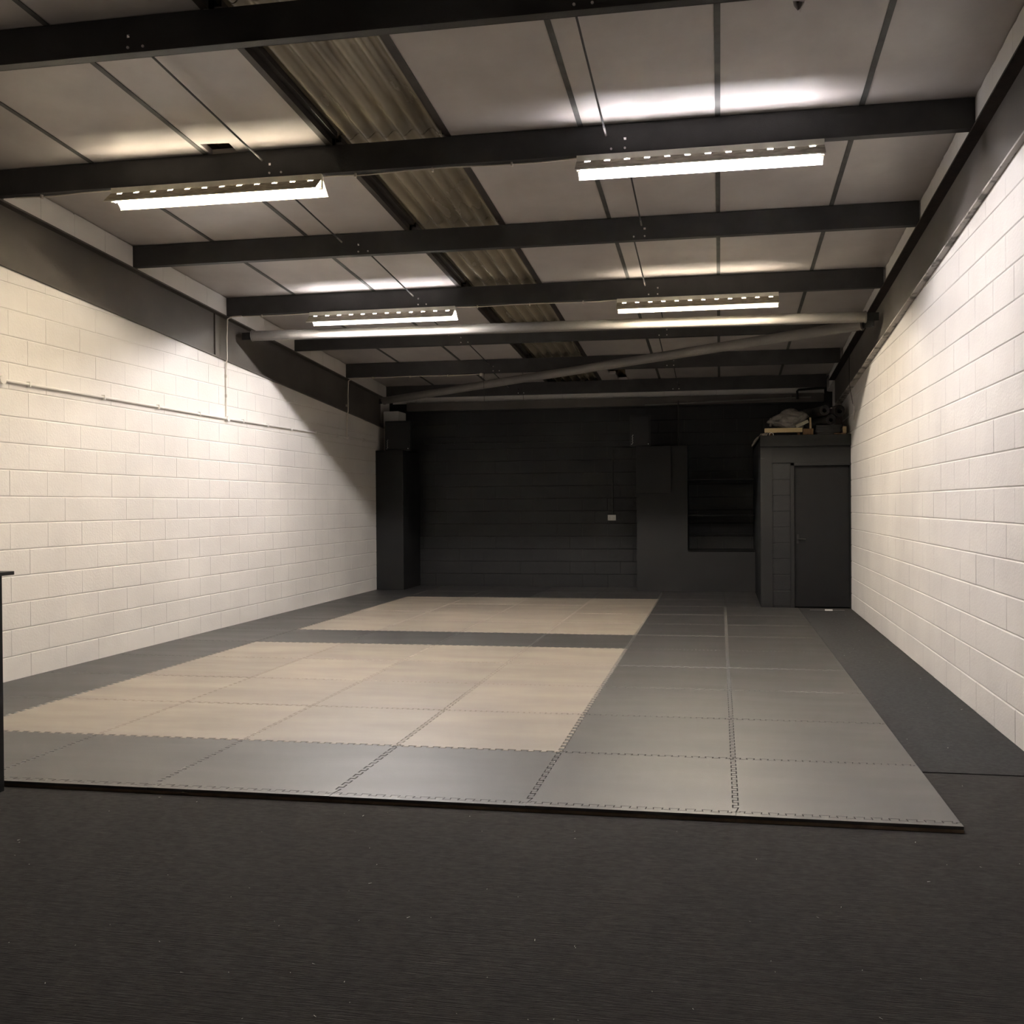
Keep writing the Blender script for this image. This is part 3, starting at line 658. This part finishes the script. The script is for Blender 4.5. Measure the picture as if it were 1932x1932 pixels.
for i in range(7):            # columns counted from the door side
    for j in range(12):
        x0, y0 = GX0 - (i + 1), GY0 + j
        if i == 0 and j >= 9: continue
        ln = 1.
        if i == 6: pass
        lim = 15.59 if x0 < -5.35 else (YB - .012 if x0 + 1 < -1.4 else 15.745)
        if x0 + 1 > -1.38 and x0 < -1.36: lim = 15.745
        if j == 11 and y0 + .06 > lim: continue
        if y0 + ln > lim: ln = lim - y0
        tan = (2 <= i <= 5) and (1 <= j <= 4 or 6 <= j <= 9)
        left = 'S' if i == 6 else 'T'; right = 'S' if i == 0 else 'T'
        if ln < 1 or j == 11: left = right = 'S'
        if i == 1 and j >= 9: right = 'S'
        front = 'E' if j == 0 else 'T'; back = 'T' if (j < 11 and ln == 1. and not (i == 0 and j == 8)) else 'S'
        if ln < 1: back = 'S'
        top, base = (MATT, MATG) if tan else (MATG, MATS)
        NTH = ('first', 'second', 'third', 'fourth', 'fifth', 'sixth', 'seventh', 'eighth', 'ninth', 'tenth', 'eleventh', 'twelfth')
        lab = '%s foam mat, %s row from the exposed edge, %s column from the carpet strip' % ('tan' if tan else 'grey', NTH[j], NTH[i])
        grp = ('tan jigsaw mats, ' + ('counter block' if j < 6 else 'back block')) if tan else 'grey jigsaw mats'
        e = empty('jigsaw_mat', (x0, y0, FZ), lab, 'mat', grp)
        e.location.z += 0; dz = rnd.uniform(-.0007, .0007)
        kind = (left, right, front, back)
        if i == 6: e.location.x += .0
        obj('top_layer', tile_mesh(kind, ln, top, TH * .5, TH, .0012, 'top_layer', i == 6), e, (0, 0, dz))
        obj('base_layer', tile_mesh(kind, ln, base, 0, TH * .5, .0007, 'base_layer', i == 6), e)
        if j == 0:
            if STRIPM is None or i == 6:
                P = [(0, 0), (1, 0)] + [(s, .05 + o) for s, o in reversed(SEAM)]
                if i == 6: P = [(XCUT, 0), (1, 0)] + [(s, .05 + o) for s, o in reversed(SEAM) if s > XCUT] + [(XCUT, .05 - AMP)]
                P = inset(P, .0007); STRIPM = []; n = len(P)
                for (za, zb_, mt) in ((TH * .5, TH, MATG), (0, TH * .5 - .001, MATS)):
                    m = MB(); vs = [(x, y, za) for x, y in P] + [(x, y, zb_) for x, y in P]
                    m.add(vs, [tuple(range(n, 2 * n)), tuple(range(n - 1, -1, -1))] + [(q, (q + 1) % n, n + (q + 1) % n, n + q) for q in range(n)]); STRIPM.append(m.mesh('edge_strip', mt))
            obj('edge_strip', STRIPM[0], e, (0, .0, dz)); obj('edge_strip_base', STRIPM[1], e, (0, -.005, 0))

for (xa, xb, ya, yb, lab) in ((.070, .566, 13.434, 14.432, 'grey cut foam mat beside the cupboard wall, nearest the door'), (.070, .566, 14.434, 15.432, 'grey cut foam mat beside the cupboard wall, middle one'),
                              (.070, .566, 15.434, 15.745, 'short grey cut foam mat in front of the alcove panel'), (-1.928, -1.37, 15.748, 16.515, 'grey cut foam mat between the partition and the double socket wall'),
                              (-5.392, -4.936, 15.592, 16.515, 'grey cut foam mat between the boxed column and the black wall')):
    e = empty('cut_mat', (xa, ya, FZ), lab, 'mat')
    MB().box(0, xb - xa, 0, yb - ya, TH * .5, TH).build('top_layer', MATG, e); MB().box(0, xb - xa, 0, yb - ya, 0, TH * .5).build('base_layer', MATS, e)

# ---- lint on the carpet
m = MB(); r = random.Random(5)
for i in range(110):
    y = r.uniform(1.9, 4.38); x = r.uniform(-3.4, 1.7) * (y / 4.4 + .1)
    if i > 90: y = r.uniform(4.6, 13); x = r.uniform(1.1, 1.74)
    a = r.uniform(0, 3.14); l = r.choice((.001, .0015, .002, .003, .006)) * (1.0 + .5 * (y > 4.4)); wd = .0009
    c, s = math.cos(a), math.sin(a); z = FZ + (.006 if y > 5.4 else .001)
    m.add([(x - c * l + s * wd, y - s * l - c * wd, z), (x + c * l + s * wd, y + s * l - c * wd, z + .0015), (x + c * l - s * wd, y + s * l + c * wd, z + .0015), (x - c * l - s * wd, y - s * l + c * wd, z + .001)], [(0, 1, 2, 3)])
o = m.build('lint', LINT); tag(o, 'specks of pale lint scattered over the black carpet', 'lint', kind='stuff')
